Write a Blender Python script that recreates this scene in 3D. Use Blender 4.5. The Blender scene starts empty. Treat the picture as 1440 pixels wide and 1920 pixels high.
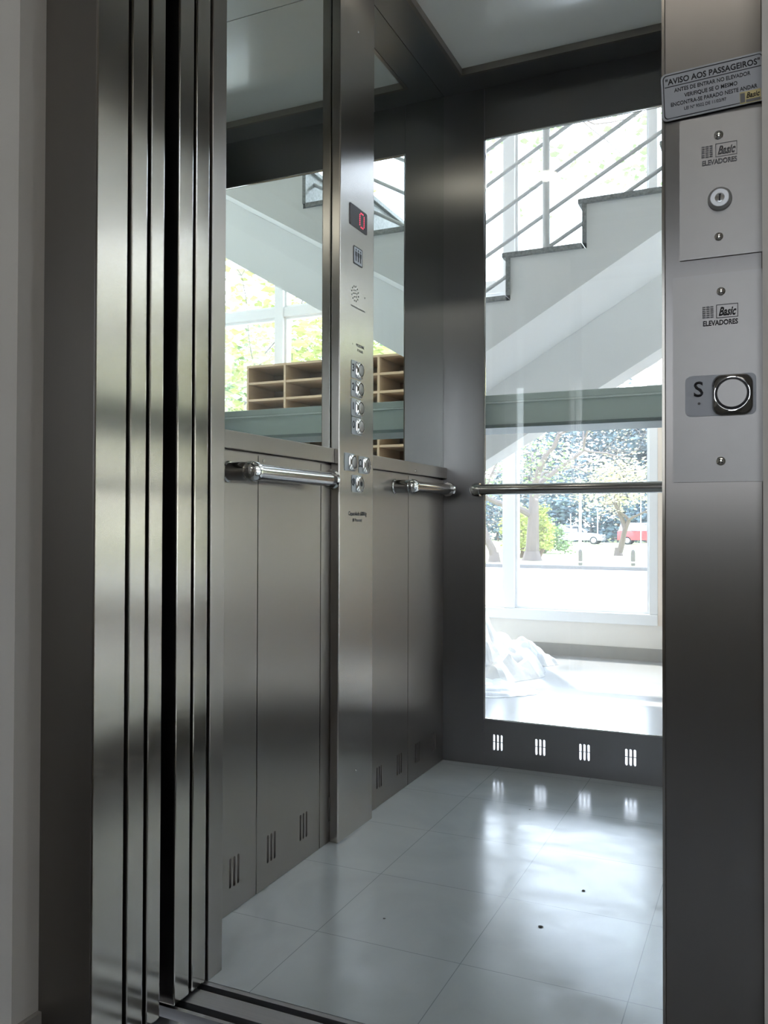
import bpy, bmesh, math, random
from mathutils import Vector, Matrix, noise

SC = bpy.context.scene
COL = SC.collection

# ------------------------------------------------------------------ camera
cam_d = bpy.data.cameras.new('camera'); cam = bpy.data.objects.new('camera', cam_d); COL.objects.link(cam)
cam_d.sensor_width = 36; cam_d.sensor_height = 36; cam_d.sensor_fit = 'AUTO'
cam_d.lens = 1595.4 / 1920 * 36
cam_d.clip_start = 0.02; cam_d.clip_end = 600
CAMZ = 0.8107
yaw, pit, rol = math.radians(24.336), math.radians(0.763), math.radians(0.171)
_fw = Vector((-math.sin(yaw)*math.cos(pit), math.cos(yaw)*math.cos(pit), math.sin(pit)))
_r = Vector((math.cos(yaw), math.sin(yaw), 0)); _u = _r.cross(_fw)
_r2 = _r*math.cos(rol) + _u*math.sin(rol); _u2 = -_r*math.sin(rol) + _u*math.cos(rol)
cam.matrix_world = Matrix(((_r2.x, _u2.x, -_fw.x, 0), (_r2.y, _u2.y, -_fw.y, 0), (_r2.z, _u2.z, -_fw.z, CAMZ), (0, 0, 0, 1)))
SC.camera = cam

# ------------------------------------------------------------------ exposure, sky, sun
SC.view_settings.view_transform = 'Standard'
SC.view_settings.look = 'None'
SC.view_settings.gamma = 1
SC.view_settings.exposure = 0.0
SC.view_settings.use_curve_mapping = False
SC.cycles.max_bounces = 14
SC.cycles.diffuse_bounces = 5
SC.cycles.glossy_bounces = 8
SC.cycles.transmission_bounces = 8
SC.cycles.transparent_max_bounces = 32
SC.cycles.sample_clamp_indirect = 6

SKY_STRENGTH = 8.8
SUN_STRENGTH = 10.0
world = bpy.data.worlds.new('sky'); SC.world = world; world.use_nodes = True
wn = world.node_tree.nodes; wl = world.node_tree.links
bgn = wn['Background']
tc = wn.new('ShaderNodeTexCoord'); sx = wn.new('ShaderNodeSeparateXYZ'); rp = wn.new('ShaderNodeValToRGB')
wl.new(tc.outputs['Generated'], sx.inputs[0]); wl.new(sx.outputs['Z'], rp.inputs[0]); wl.new(rp.outputs[0], bgn.inputs[0])
rp.color_ramp.elements[0].position = 0.0; rp.color_ramp.elements[0].color = (0.95, 0.97, 1.0, 1)
rp.color_ramp.elements[1].position = 0.8; rp.color_ramp.elements[1].color = (0.50, 0.68, 1.0, 1)
bgn.inputs[1].default_value = SKY_STRENGTH

sun_d = bpy.data.lights.new('sun', 'SUN'); sun = bpy.data.objects.new('sun', sun_d); COL.objects.link(sun)
sun_d.energy = SUN_STRENGTH; sun_d.angle = math.radians(0.6); sun_d.color = (1.0, 0.95, 0.86)
SUN_EL, SUN_AZ = math.radians(60), math.radians(-28)   # azimuth from +y towards +x of the place the sun stands in
_sd = Vector((math.sin(SUN_AZ)*math.cos(SUN_EL), math.cos(SUN_AZ)*math.cos(SUN_EL), math.sin(SUN_EL)))
sun.rotation_mode = 'QUATERNION'; sun.rotation_quaternion = _sd.to_track_quat('Z', 'Y')
sun.location = (0, 20, 20)

# ------------------------------------------------------------------ helpers
def woff(p):
    v = Vector((0, 0, 0))
    while p is not None:
        v += p.location; p = p.parent
    return v

def tag(o, label=None, cat=None, group=None, kind=None):
    if label: o['label'] = label
    if cat: o['category'] = cat
    if group: o['group'] = group
    if kind: o['kind'] = kind
    return o

def link_mesh(name, me, m, parent):
    o = bpy.data.objects.new(name, me); COL.objects.link(o)
    if m is not None and not me.materials: me.materials.append(m)
    if parent is not None:
        o.parent = parent; o.location = -woff(parent)
    else:
        xs = [v.co.x for v in me.vertices]; ys = [v.co.y for v in me.vertices]; zs = [v.co.z for v in me.vertices]
        c = Vector(((min(xs)+max(xs))/2, (min(ys)+max(ys))/2, min(zs)))
        me.transform(Matrix.Translation(-c)); o.location = c
    return o

def obj(name, bm, m, parent=None, smooth=False):
    me = bpy.data.meshes.new(name); bm.normal_update(); bm.to_mesh(me); bm.free()
    if smooth:
        for p in me.polygons: p.use_smooth = True
        try: me.set_sharp_from_angle(angle=math.radians(38))
        except Exception: pass
    return link_mesh(name, me, m, parent)

def empty(name, loc):
    o = bpy.data.objects.new(name, None); COL.objects.link(o); o.location = loc
    o.empty_display_size = .05
    return o

def bx(bm, x0, x1, y0, y1, z0, z1, bev=0.0, seg=2):
    r = bmesh.ops.create_cube(bm, size=1)
    vs = r['verts']
    for v in vs:
        v.co = Vector((x0+(v.co.x+.5)*(x1-x0), y0+(v.co.y+.5)*(y1-y0), z0+(v.co.z+.5)*(z1-z0)))
    if bev > 0:
        es = list({e for v in vs for e in v.link_edges})
        bmesh.ops.bevel(bm, geom=es, offset=bev, segments=seg, affect='EDGES', profile=.6)
    return bm

def box(name, x0, x1, y0, y1, z0, z1, m, parent=None, bev=0.0):
    return obj(name, bx(bmesh.new(), x0, x1, y0, y1, z0, z1, bev), m, parent)

def frame_of(d):
    d = d.normalized(); a = Vector((0, 0, 1)) if abs(d.z) < .9 else Vector((1, 0, 0))
    s = d.cross(a).normalized(); return s, s.cross(d).normalized()

def tube(bm, pts, rad, n=12, caps=True):
    pts = [Vector(p) for p in pts]
    if not hasattr(rad, '__len__'): rad = [rad]*len(pts)
    rings = []; prev = None
    for i, p in enumerate(pts):
        d = (pts[min(i+1, len(pts)-1)] - pts[max(i-1, 0)])
        s, t = frame_of(d)
        if prev is not None:
            dn = d.normalized(); s = (prev - dn*prev.dot(dn)).normalized(); t = s.cross(dn)
        prev = s
        rings.append([bm.verts.new(p + (s*math.cos(2*math.pi*k/n) + t*math.sin(2*math.pi*k/n))*rad[i]) for k in range(n)])
    for a, b in zip(rings, rings[1:]):
        for k in range(n): bm.faces.new((a[k], a[(k+1) % n], b[(k+1) % n], b[k]))
    if caps:
        bm.faces.new(rings[0][::-1]); bm.faces.new(rings[-1])
    return bm

def lathe(bm, origin, axis, prof, n=32):
    """prof: (distance along axis, radius) pairs"""
    o = Vector(origin); ax = Vector(axis).normalized(); s, t = frame_of(ax)
    rings = []
    for h, r in prof:
        c = o + ax*h
        if r < 1e-6: rings.append([bm.verts.new(c)])
        else: rings.append([bm.verts.new(c + (s*math.cos(2*math.pi*k/n) + t*math.sin(2*math.pi*k/n))*r) for k in range(n)])
    for a, b in zip(rings, rings[1:]):
        for k in range(n):
            if len(a) == 1 and len(b) == 1: continue
            if len(a) == 1: bm.faces.new((a[0], b[(k+1) % n], b[k]))
            elif len(b) == 1: bm.faces.new((a[k], a[(k+1) % n], b[0]))
            else: bm.faces.new((a[k], a[(k+1) % n], b[(k+1) % n], b[k]))
    return bm

def rrect(w, h, r, n=6, cx=0, cy=0):
    pts = []
    for (sx_, sy_, a0) in ((1, 1, 0), (-1, 1, 90), (-1, -1, 180), (1, -1, 270)):
        for k in range(n+1):
            a = math.radians(a0 + 90*k/n)
            pts.append((cx+sx_*(w/2-r)+r*math.cos(a), cy+sy_*(h/2-r)+r*math.sin(a)))
    return pts

def plane_prism(bm, pts2, O, U, V, thick):
    """polygon pts2 in the frame O,U,V raised by thick along UxV"""
    O, U, V = Vector(O), Vector(U), Vector(V); N = U.cross(V).normalized()*thick
    a = [bm.verts.new(O+U*x+V*y) for x, y in pts2]; b = [bm.verts.new(O+U*x+V*y+N) for x, y in pts2]
    bm.faces.new(b); bm.faces.new(a[::-1]); n = len(a)
    for k in range(n): bm.faces.new((a[k], a[(k+1) % n], b[(k+1) % n], b[k]))
    return bm

def curve_to_mesh(cu):
    ob = bpy.data.objects.new('tmp', cu); COL.objects.link(ob)
    dg = bpy.context.evaluated_depsgraph_get(); dg.update()
    me = bpy.data.meshes.new_from_object(ob.evaluated_get(dg))
    bpy.data.objects.remove(ob); return me

def frame_matrix(O, U, V):
    U, V = Vector(U).normalized(), Vector(V).normalized(); N = U.cross(V)
    return Matrix(((U.x, V.x, N.x, O[0]), (U.y, V.y, N.y, O[1]), (U.z, V.z, N.z, O[2]), (0, 0, 0, 1)))

def holed_plate(name, outline, holes, O, U, V, thick, m, parent=None):
    """flat plate with real holes; outline and holes in the frame O,U,V"""
    cu = bpy.data.curves.new(name, 'CURVE'); cu.dimensions = '2D'; cu.fill_mode = 'BOTH'; cu.extrude = thick/2
    for loop in [outline]+holes:
        sp = cu.splines.new('POLY'); sp.points.add(len(loop)-1); sp.use_cyclic_u = True
        for i, (x, y) in enumerate(loop): sp.points[i].co = (x, y, 0, 1)
    me = curve_to_mesh(cu); me.name = name
    me.transform(frame_matrix(O, U, V))
    me.materials.clear()
    return link_mesh(name, me, m, parent)

def text(name, s, O, U, V, h, m, parent=None, w=None, bold=0.0, shear=0.0, thick=.0003, align='CENTER'):
    """lettering with cap height h centred on O in the plane U,V; w squeezes it to a width"""
    cu = bpy.data.curves.new(name, 'FONT'); cu.body = s; cu.size = 1; cu.extrude = 0; cu.offset = bold; cu.shear = shear; cu.resolution_u = 3
    me = curve_to_mesh(cu); me.name = name
    xs = [v.co.x for v in me.vertices]
    x0, x1 = min(xs), max(xs); cap = .70
    k = h/cap; kx = k if w is None else w/(x1-x0)
    ox = {'CENTER': (x0+x1)/2, 'LEFT': x0, 'RIGHT': x1}[align]
    me.transform(Matrix.Diagonal((kx, k, 1, 1)) @ Matrix.Translation((-ox, -cap/2, 0)))
    bm = bmesh.new(); bm.from_mesh(me)
    r = bmesh.ops.extrude_face_region(bm, geom=bm.faces[:])
    for e in r['geom']:
        if isinstance(e, bmesh.types.BMVert): e.co.z += thick
    bmesh.ops.recalc_face_normals(bm, faces=bm.faces[:])
    bm.to_mesh(me); bm.free()
    me.transform(frame_matrix(O, U, V)); me.materials.clear()
    return link_mesh(name, me, m, parent)

def copy_tree(o, parent=None):
    c = o.copy(); COL.objects.link(c); c.parent = parent
    for ch in [x for x in bpy.data.objects if x.parent == o]: copy_tree(ch, c)
    return c

# ------------------------------------------------------------------ materials
MATS = {}
def pm(name, col, rough=.5, metal=0.0, spec=.5, **kw):
    m = bpy.data.materials.new(name); m.use_nodes = True
    b = m.node_tree.nodes['Principled BSDF']
    b.inputs['Base Color'].default_value = (*col, 1); b.inputs['Roughness'].default_value = rough
    b.inputs['Metallic'].default_value = metal; b.inputs['Specular IOR Level'].default_value = spec
    for k, v in kw.items(): b.inputs[k.replace('_', ' ')].default_value = v
    MATS[name] = m; return m

def nodes(m): return m.node_tree.nodes, m.node_tree.links, m.node_tree.nodes['Principled BSDF']

def vary(m, scale, amount, stretch=(1, 1, 1), rough_amt=0.0, bump=0.0, detail=4):
    """world-space noise that varies the colour, roughness and surface a little"""
    n, l, b = nodes(m)
    g = n.new('ShaderNodeNewGeometry'); mp = n.new('ShaderNodeMapping'); mp.inputs['Scale'].default_value = stretch
    t = n.new('ShaderNodeTexNoise'); t.inputs['Scale'].default_value = scale; t.inputs['Detail'].default_value = detail
    l.new(g.outputs['Position'], mp.inputs[0]); l.new(mp.outputs[0], t.inputs['Vector'])
    c = b.inputs['Base Color'].default_value[:]
    r = n.new('ShaderNodeMix'); r.data_type = 'RGBA'
    r.inputs[6].default_value = [min(1, x*(1-amount)) for x in c[:3]]+[1]; r.inputs[7].default_value = [min(1, x*(1+amount)) for x in c[:3]]+[1]
    l.new(t.outputs['Fac'], r.inputs[0]); l.new(r.outputs[2], b.inputs['Base Color'])
    if rough_amt:
        mr = n.new('ShaderNodeMapRange'); r0 = b.inputs['Roughness'].default_value
        mr.inputs[3].default_value = max(0.02, r0-rough_amt); mr.inputs[4].default_value = r0+rough_amt
        l.new(t.outputs['Fac'], mr.inputs[0]); l.new(mr.outputs[0], b.inputs['Roughness'])
    if bump:
        bp = n.new('ShaderNodeBump'); bp.inputs['Strength'].default_value = 1.0; bp.inputs['Distance'].default_value = bump
        l.new(t.outputs['Fac'], bp.inputs['Height']); l.new(bp.outputs[0], b.inputs['Normal'])
    return m

def steel(name, col, rough, aniso=.8):
    m = pm(name, col, rough, 1.0, Anisotropic=aniso)
    n, l, b = nodes(m)
    g = n.new('ShaderNodeNewGeometry'); cr = n.new('ShaderNodeVectorMath'); cr.operation = 'CROSS_PRODUCT'
    cr.inputs[1].default_value = (0.0001, 0.0002, 1); l.new(g.outputs['True Normal'], cr.inputs[0]); l.new(cr.outputs[0], b.inputs['Tangent'])
    return vary(m, 1.0, .014, (260, 260, 1.2), .012, 0.0, 2)

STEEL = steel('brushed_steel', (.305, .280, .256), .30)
STEEL_DIM = steel('back_wall_steel_dim', (.205, .20, .20), .30)  # same steel darkened, for the dim landing the back wall reflects
STEEL_POL = steel('polished_steel', (.33, .305, .27), .17, .6)
STEEL_COP = steel('panel_steel', (.43, .405, .375), .25)
STEEL_PLATE = vary(pm('satin_plate', (.29, .278, .268), .42, 1.0), 60, .03)
STEEL_LAND = steel('door_frame_steel', (.27, .254, .242), .33)
CHROME = pm('chrome', (.72, .72, .70), .08, 1.0)
DCHROME = pm('handrail_steel', (.55, .54, .52), .16, 1.0)
BLACK = pm('black_gap', (.012, .013, .018), .45)
INK = pm('ink', (.02, .02, .025), .6)
GREYINK = pm('grey_ink', (.16, .16, .17), .6)
PLASTER = vary(pm('plaster', (.72, .69, .64), .8), 6, .04, bump=.0006)
LOBBYW = vary(pm('lobby_wall', (.80, .76, .70), .75), 4, .03)
STAIRW = vary(pm('stair_plaster', (.88, .885, .86), .75), 3, .03)
CREAM = vary(pm('pier_plaster', (.82, .72, .62), .75), 4, .03)
WINW = pm('window_frame_white', (.82, .82, .82), .35)
BASEB = vary(pm('grey_skirting', (.36, .34, .31), .5), 20, .08)
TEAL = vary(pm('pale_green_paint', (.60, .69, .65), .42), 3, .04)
TEAL_SHADE = vary(pm('shaded_green_paint', (.20, .25, .25), .5), 3, .04)  # beam paint darkened to carry the shade under the lower flange
TEAL_GLINT = pm('beam_highlight', (.80, .88, .84), .35)
GRANITE = vary(pm('granite', (.28, .29, .28), .3), 90, .75, detail=6)
WOOD = vary(pm('plywood', (.60, .43, .27), .5), 3, .18, (1, 1, 12))
WOODD = vary(pm('fibreboard_back', (.26, .17, .11), .6), 8, .1)
CEIL = vary(pm('ceiling_panel', (.50, .49, .455), .16, Coat_Weight=.3), 2, .02)
CORN = steel('dark_cornice_steel', (.26, .26, .26), .32, .3)
ALU = vary(pm('sill_aluminium', (.42, .42, .43), .38, 1.0), 1, .12, (3, 300, 300))
SHAFT = vary(pm('shaft_concrete', (.22, .22, .22), .9), 5, .15)
NICKEL = pm('nickel', (.55, .56, .57), .35, .6)
WHITEPL = pm('sign_plate', (.42, .44, .48), .35)
STICKER = pm('grey_label', (.40, .42, .46), .4)
GOLD = pm('gold_foil', (.42, .36, .18), .4, .5)
GREYPL = pm('button_plate', (.42, .45, .47), .35, .3)
BARK = vary(pm('bark', (.22, .15, .11), .9), 6, .4, (1, 1, .3))
BARK2 = vary(pm('grey_bark', (.15, .115, .10), .9), 6, .3, (1, 1, .3))
LEAF_Y = vary(pm('leaf_yellow_green', (.42, .46, .12), .6), 1.5, .35)
LEAF_P = vary(pm('leaf_pale', (.50, .47, .30), .6), 1.5, .3)
LEAF_T = vary(pm('leaf_tan', (.36, .22, .10), .6), 1.2, .4)
LEAF_G = vary(pm('leaf_green', (.20, .30, .11), .6), 1.2, .4)
LEAF_D = vary(pm('leaf_dark_hazed', (.09, .14, .16), .7), .5, .4)  # colour pulled to blue-grey to imitate haze over the distance
GRASS = vary(pm('grass', (.42, .44, .22), .9), .8, .3)
ROAD = vary(pm('pale_paving', (.62, .60, .56), .85), .6, .06)
KERB = vary(pm('kerb_stone', (.13, .12, .11), .8), 3, .2)
CONC = vary(pm('bollard_concrete', (.11, .095, .08), .8), 6, .3)
CARW = pm('white_car_paint', (.32, .335, .35), .2, Coat_Weight=1.0)
CARR = pm('red_car_paint', (.45, .04, .05), .2, Coat_Weight=1.0)
CARS = pm('silver_car_paint', (.55, .56, .58), .25, .6)
CARG = pm('car_glass', (.05, .06, .07), .05)
TYRE = pm('tyre_rubber', (.03, .03, .03), .7)
POLEW = pm('white_pole_paint', (.80, .80, .80), .4)

def glass_mat(name, tint, ior_boost=1.0, haze=0.0):
    m = bpy.data.materials.new(name); m.use_nodes = True; n = m.node_tree.nodes; l = m.node_tree.links
    n.remove(n['Principled BSDF']); out = n['Material Output']
    tr = n.new('ShaderNodeBsdfTransparent'); tr.inputs[0].default_value = (*tint, 1)
    gl = n.new('ShaderNodeBsdfGlossy'); gl.inputs['Roughness'].default_value = 0.0
    lw = n.new('ShaderNodeLayerWeight'); lw.inputs['Blend'].default_value = .5
    p = n.new('ShaderNodeMath'); p.operation = 'POWER'; p.inputs[1].default_value = 5
    ma = n.new('ShaderNodeMath'); ma.operation = 'MULTIPLY_ADD'; ma.inputs[1].default_value = .9; ma.inputs[2].default_value = .04*ior_boost
    l.new(lw.outputs['Facing'], p.inputs[0]); l.new(p.outputs[0], ma.inputs[0])
    mx = n.new('ShaderNodeMixShader'); l.new(ma.outputs[0], mx.inputs[0]); l.new(tr.outputs[0], mx.inputs[1]); l.new(gl.outputs[0], mx.inputs[2])
    tl = n.new('ShaderNodeBsdfTranslucent'); tl.inputs[0].default_value = (.9, .93, 1, 1)
    df = n.new('ShaderNodeBsdfDiffuse'); df.inputs[0].default_value = (.9, .93, 1, 1)
    dm = n.new('ShaderNodeMixShader'); dm.inputs[0].default_value = .4; l.new(tl.outputs[0], dm.inputs[1]); l.new(df.outputs[0], dm.inputs[2])
    d2 = n.new('ShaderNodeMixShader'); d2.inputs[0].default_value = haze; l.new(mx.outputs[0], d2.inputs[1]); l.new(dm.outputs[0], d2.inputs[2])  # thin scattering layer whitens the view in place of glare haze
    l.new(d2.outputs[0], out.inputs[0]); MATS[name] = m; return m
GLASS = glass_mat('cab_glass', (.965, .975, .97), 1.0, .006)
WGLASS = glass_mat('window_glass', (.97, .98, .98), 1.0, .024)

MIRROR = pm('mirror_glass', (.80, .85, .82), 0.0, 1.0)
PLASTIC = pm('plastic_sheet', (.90, .91, .92), .3, Transmission_Weight=.25, IOR=1.1)
vary(PLASTIC, 14, .04, bump=.004)

def emis(name, col, s):
    m = bpy.data.materials.new(name); m.use_nodes = True; b = m.node_tree.nodes['Principled BSDF']
    b.inputs['Base Color'].default_value = (*col, 1); b.inputs['Emission Color'].default_value = (*col, 1); b.inputs['Emission Strength'].default_value = s
    return m
LED = emis('red_led', (1.0, .04, .10), 1.0)
LAMPGLOW = emis('lamp_diffuser', (1.0, .93, .78), 26.0)
ROOMGLOW = emis('tube_lamp', (1.0, .94, .84), 11.0)

# cab floor: pale vinyl tiles 0.30 m with scuffs and joints, glossy with smears
FLOOR = pm('vinyl_tile', (.3, .33, .33), .25, spec=.8)
def floor_nodes():
    n, l, b = nodes(FLOOR)
    g = n.new('ShaderNodeNewGeometry'); sp = n.new('ShaderNodeSeparateXYZ'); l.new(g.outputs['Position'], sp.inputs[0])
    def joint(axis, off, w):
        a = n.new('ShaderNodeMath'); a.operation = 'SUBTRACT'; a.inputs[1].default_value = off; l.new(sp.outputs[axis], a.inputs[0])
        d = n.new('ShaderNodeMath'); d.operation = 'DIVIDE'; d.inputs[1].default_value = .3045 if axis == 'Y' else .30; l.new(a.outputs[0], d.inputs[0])
        f = n.new('ShaderNodeMath'); f.operation = 'FRACT'; l.new(d.outputs[0], f.inputs[0])
        s = n.new('ShaderNodeMath'); s.operation = 'SUBTRACT'; s.inputs[1].default_value = .5; l.new(f.outputs[0], s.inputs[0])
        ab = n.new('ShaderNodeMath'); ab.operation = 'ABSOLUTE'; l.new(s.outputs[0], ab.inputs[0])
        gt = n.new('ShaderNodeMath'); gt.operation = 'GREATER_THAN'; gt.inputs[1].default_value = .5-w; l.new(ab.outputs[0], gt.inputs[0])
        return gt
    j = n.new('ShaderNodeMath'); j.operation = 'MAXIMUM'; l.new(joint('X', -.82, .0025).outputs[0], j.inputs[0]); l.new(joint('Y', 1.497, .0025).outputs[0], j.inputs[1])
    t = n.new('ShaderNodeTexNoise'); t.inputs['Scale'].default_value = 3.5; t.inputs['Detail'].default_value = 8; t.inputs['Distortion'].default_value = 1.6
    l.new(g.outputs['Position'], t.inputs['Vector'])
    mp = n.new('ShaderNodeMapping'); mp.inputs['Scale'].default_value = (2.6, 4.6, 1); mp.inputs['Rotation'].default_value = (0, 0, .5)
    t2 = n.new('ShaderNodeTexNoise'); t2.inputs['Scale'].default_value = 2.2; t2.inputs['Detail'].default_value = 10; t2.inputs['Roughness'].default_value = .66; t2.inputs['Distortion'].default_value = .5
    l.new(g.outputs['Position'], mp.inputs[0]); l.new(mp.outputs[0], t2.inputs['Vector'])
    c = n.new('ShaderNodeMix'); c.data_type = 'RGBA'; c.inputs[6].default_value = (.29, .315, .315, 1); c.inputs[7].default_value = (.42, .435, .425, 1)
    l.new(t.outputs['Fac'], c.inputs[0])
    c2 = n.new('ShaderNodeMix'); c2.data_type = 'RGBA'; c2.inputs[7].default_value = (.15, .16, .17, 1)
    jm = n.new('ShaderNodeMath'); jm.operation = 'MULTIPLY'; jm.inputs[1].default_value = .75; l.new(j.outputs[0], jm.inputs[0])
    l.new(jm.outputs[0], c2.inputs[0]); l.new(c.outputs[2], c2.inputs[6]); l.new(c2.outputs[2], b.inputs['Base Color'])
    mr = n.new('ShaderNodeMapRange'); mr.inputs[1].default_value = .32; mr.inputs[2].default_value = .62; mr.inputs[3].default_value = .10; mr.inputs[4].default_value = .265
    l.new(t2.outputs['Fac'], mr.inputs[0]); l.new(mr.outputs[0], b.inputs['Roughness'])
floor_nodes()
LOBBYF = vary(pm('lobby_floor', (.42, .42, .42), .22), 1.5, .05, rough_amt=.03)

X_, Y_, Z_ = Vector((1, 0, 0)), Vector((0, 1, 0)), Vector((0, 0, 1))

# ------------------------------------------------------------------ dimensions (metres)
XL, XR, YB = -1.0206, 0.085, 2.7531       # cab walls
XO, XJR = -.9058, -.1058                  # opening edges
YJ = .9678                                # door frame face
YI = 1.296                                # inside face of the cab front
ZC = 2.289                                # underside of cornice
LX0, LX1, LY1, LZ = -6.0, 3.6, 5.25, 4.3  # lobby

def struct(o, label=None):
    o['kind'] = 'structure'
    if label: o['label'] = label
    return o

# ------------------------------------------------------------------ lobby shell
b = bmesh.new(); bx(b, LX0, LX1, YB+.06, LY1+.15, -.12, 0); bx(b, LX0, -1.35, YJ+.05, YB+.06, -.12, 0); bx(b, .35, LX1, YJ+.05, YB+.06, -.12, 0)
struct(obj('floor', b, LOBBYF), 'pale grey lobby floor seen through the glass back wall')
struct(box('ceiling', LX0, LX1, YJ+.05, LY1+.15, LZ, LZ+.2, LOBBYW), 'lobby ceiling above the staircase')
bm = bmesh.new(); bx(bm, LX0-.15, LX0, YJ+.05, LY1, -.1, .21); bx(bm, LX0-.15, LX0, YJ+.05, LY1, 3.7, LZ); bx(bm, LX0-.15, LX0, YJ+.05, 1.5, .21, 3.7); bx(bm, LX0-.15, LX0, 5.0, LY1, .21, 3.7)
struct(obj('wall_left', bm, LOBBYW), 'plastered end wall of the lobby with an added window')

WZ0, WZ1 = .21, 3.7
def window_row(n, x0, x1, mull, axis='x', c=LY1, transom=2.33):
    """a glazed row from x0 to x1 in the wall at c: outer frame, mullions, transom, one pane per light"""
    lo = empty('window_%d' % n, ((x0+x1)/2, c+.06, WZ0) if axis == 'x' else (c+.06, (x0+x1)/2, WZ0))
    struct(lo)
    def bb(name, a0, a1, d0, d1, z0, z1, m, bev=.004):
        if axis == 'x': return box(name, a0, a1, c+d0, c+d1, z0, z1, m, lo, bev)
        return box(name, c+d0, c+d1, a0, a1, z0, z1, m, lo, bev)
    bb('window_sill', x0, x1, -.012, .12, WZ0, WZ0+.065, WINW)
    bb('window_head', x0, x1, 0, .12, WZ1-.06, WZ1, WINW)
    bb('window_jamb', x0, x0+.05, 0, .12, WZ0+.065, WZ1-.06, WINW); bb('window_jamb', x1-.05, x1, 0, .12, WZ0+.065, WZ1-.06, WINW)
    edges = [x0+.05]
    for mx in sorted(mull):
        bb('mullion', mx-.035, mx+.035, 0, .12, WZ0+.065, WZ1-.06, WINW); edges += [mx-.035, mx+.035]
    edges.append(x1-.05)
    for a, e in zip(edges[::2], edges[1::2]):
        bb('transom', a, e, .01, .10, transom-.035, transom+.035, WINW)
        for (z0, z1) in ((WZ0+.065, transom-.035), (transom+.035, WZ1-.06)):
            bm = bmesh.new()
            for (p0, p1, q0, q1) in ((a, e, z0, z0+.015), (a, e, z1-.015, z1), (a, a+.015, z0+.015, z1-.015), (e-.015, e, z0+.015, z1-.015)):
                if axis == 'x': bx(bm, p0, p1, c+.03, c+.08, q0, q1)
                else: bx(bm, c+.03, c+.08, p0, p1, q0, q1)
            sash = obj('sash', bm, WINW, lo)
            if axis == 'x': box('pane', a+.015, e-.015, c+.052, c+.058, z0+.015, z1-.015, WGLASS, sash)
            else: box('pane', c+.052, c+.058, a+.015, e-.015, z0+.015, z1-.015, WGLASS, sash)
    return lo

# back lobby wall with two glazed rows and a pier between them
bm = bmesh.new()
PX0, PX1 = -.598, .02
bx(bm, LX0, LX1, LY1, LY1+.15, -.1, WZ0); bx(bm, LX0, LX1, LY1, LY1+.15, WZ1, LZ)
bx(bm, LX0, -5.6, LY1, LY1+.15, WZ0, WZ1); bx(bm, 3.35, LX1, LY1, LY1+.15, WZ0, WZ1)
struct(obj('wall_back', bm, LOBBYW), 'cream wall below the lobby windows')
struct(box('wall_pier', PX0, PX1, LY1-.0, LY1+.15, WZ0, 1.50, CREAM), 'peach plastered pier between the lobby windows')
lo = struct(empty('window_7', ((PX0+PX1)/2, LY1+.06, 1.5)), 'high window light above the peach pier')
box('window_sill', PX0, PX1, LY1, LY1+.12, 1.5, 1.55, WINW, lo, .004); box('window_head', PX0, PX1, LY1, LY1+.12, 3.64, 3.70, WINW, lo, .004); box('pane', PX0, PX1, LY1+.052, LY1+.058, 1.55, 3.64, WGLASS, lo)
w1 = window_row(1, -5.6, PX0, [-1.505-.88*k for k in range(0, 5)])
w1['label'] = 'white framed lobby window looking out on the tree and the cars'
w2 = window_row(2, PX1, 3.35, [.62, 1.17, 1.95, 2.70])
w2['label'] = 'white framed lobby window behind the pigeonhole cabinets'
struct(box('baseboard_back', LX0, LX1, LY1-.015, LY1, 0, .073, BASEB), 'grey tiled skirting under the lobby window')
# right lobby wall with a glazed row of its own
bm = bmesh.new(); c = LX1
bx(bm, c, c+.15, YJ+.05, LY1+.15, -.1, WZ0); bx(bm, c, c+.15, YJ+.05, LY1+.15, WZ1, LZ); bx(bm, c, c+.15, YJ+.05, 1.3, WZ0, WZ1); bx(bm, c, c+.15, 5.0, LY1+.15, WZ0, WZ1)
struct(obj('wall_right', bm, LOBBYW), 'right lobby wall around a wide window')
w3 = window_row(3, 1.3, 5.0, [2.2, 3.1, 4.0], 'y', LX1)
w3['label'] = 'wide white framed window in the right lobby wall'

fill_window = window_row(8, 1.5, 5.0, [2.4, 3.3, 4.2], 'y', LX0-.15)  # unseen window, added so more light reaches the stair side
fill_window['label'] = 'unseen white framed window added to light the lobby from the left'

# ------------------------------------------------------------------ landing room (behind the camera) and front wall
RX0, RX1, RY0, RZ = -2.6, 3.0, -3.2, 2.75
bm = bmesh.new(); WY0 = .918
bx(bm, LX0, XO-.1044, WY0, YJ+.05, -.1, LZ); bx(bm, -.0051, LX1, WY0, YJ+.05, -.1, LZ); bx(bm, XO-.1044, -.0051, WY0, YJ+.05, 2.22, LZ)
struct(obj('wall_front', bm, PLASTER), 'grey plaster wall beside the elevator door frame')
bm = bmesh.new(); bx(bm, RX0, RX1, RY0, YJ, -.12, 0)
struct(obj('floor_landing', bm, vary(pm('landing_floor', (.20, .19, .18), .35), 3, .1)), 'dark tiled landing floor')
struct(box('ceiling_landing', RX0, RX1, RY0, WY0, RZ, RZ+.1, PLASTER), 'plastered landing ceiling')
struct(box('wall_landing_left', RX0-.1, RX0, RY0, WY0, -.1, RZ, PLASTER), 'plastered side wall of the landing')
struct(box('wall_landing_right', RX1, RX1+.1, RY0, WY0, -.1, RZ, PLASTER), 'plastered side wall of the landing with the switch')
bm = bmesh.new(); c = RY0
bx(bm, RX0, RX1, c-.1, c, -.1, .95); bx(bm, RX0, RX1, c-.1, c, 2.3, RZ); bx(bm, RX0, -.5, c-.1, c, .95, 2.3); bx(bm, .6, RX1, c-.1, c, .95, 2.3)
struct(obj('wall_landing_back', bm, PLASTER), 'plastered wall with a window behind the landing')
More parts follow.
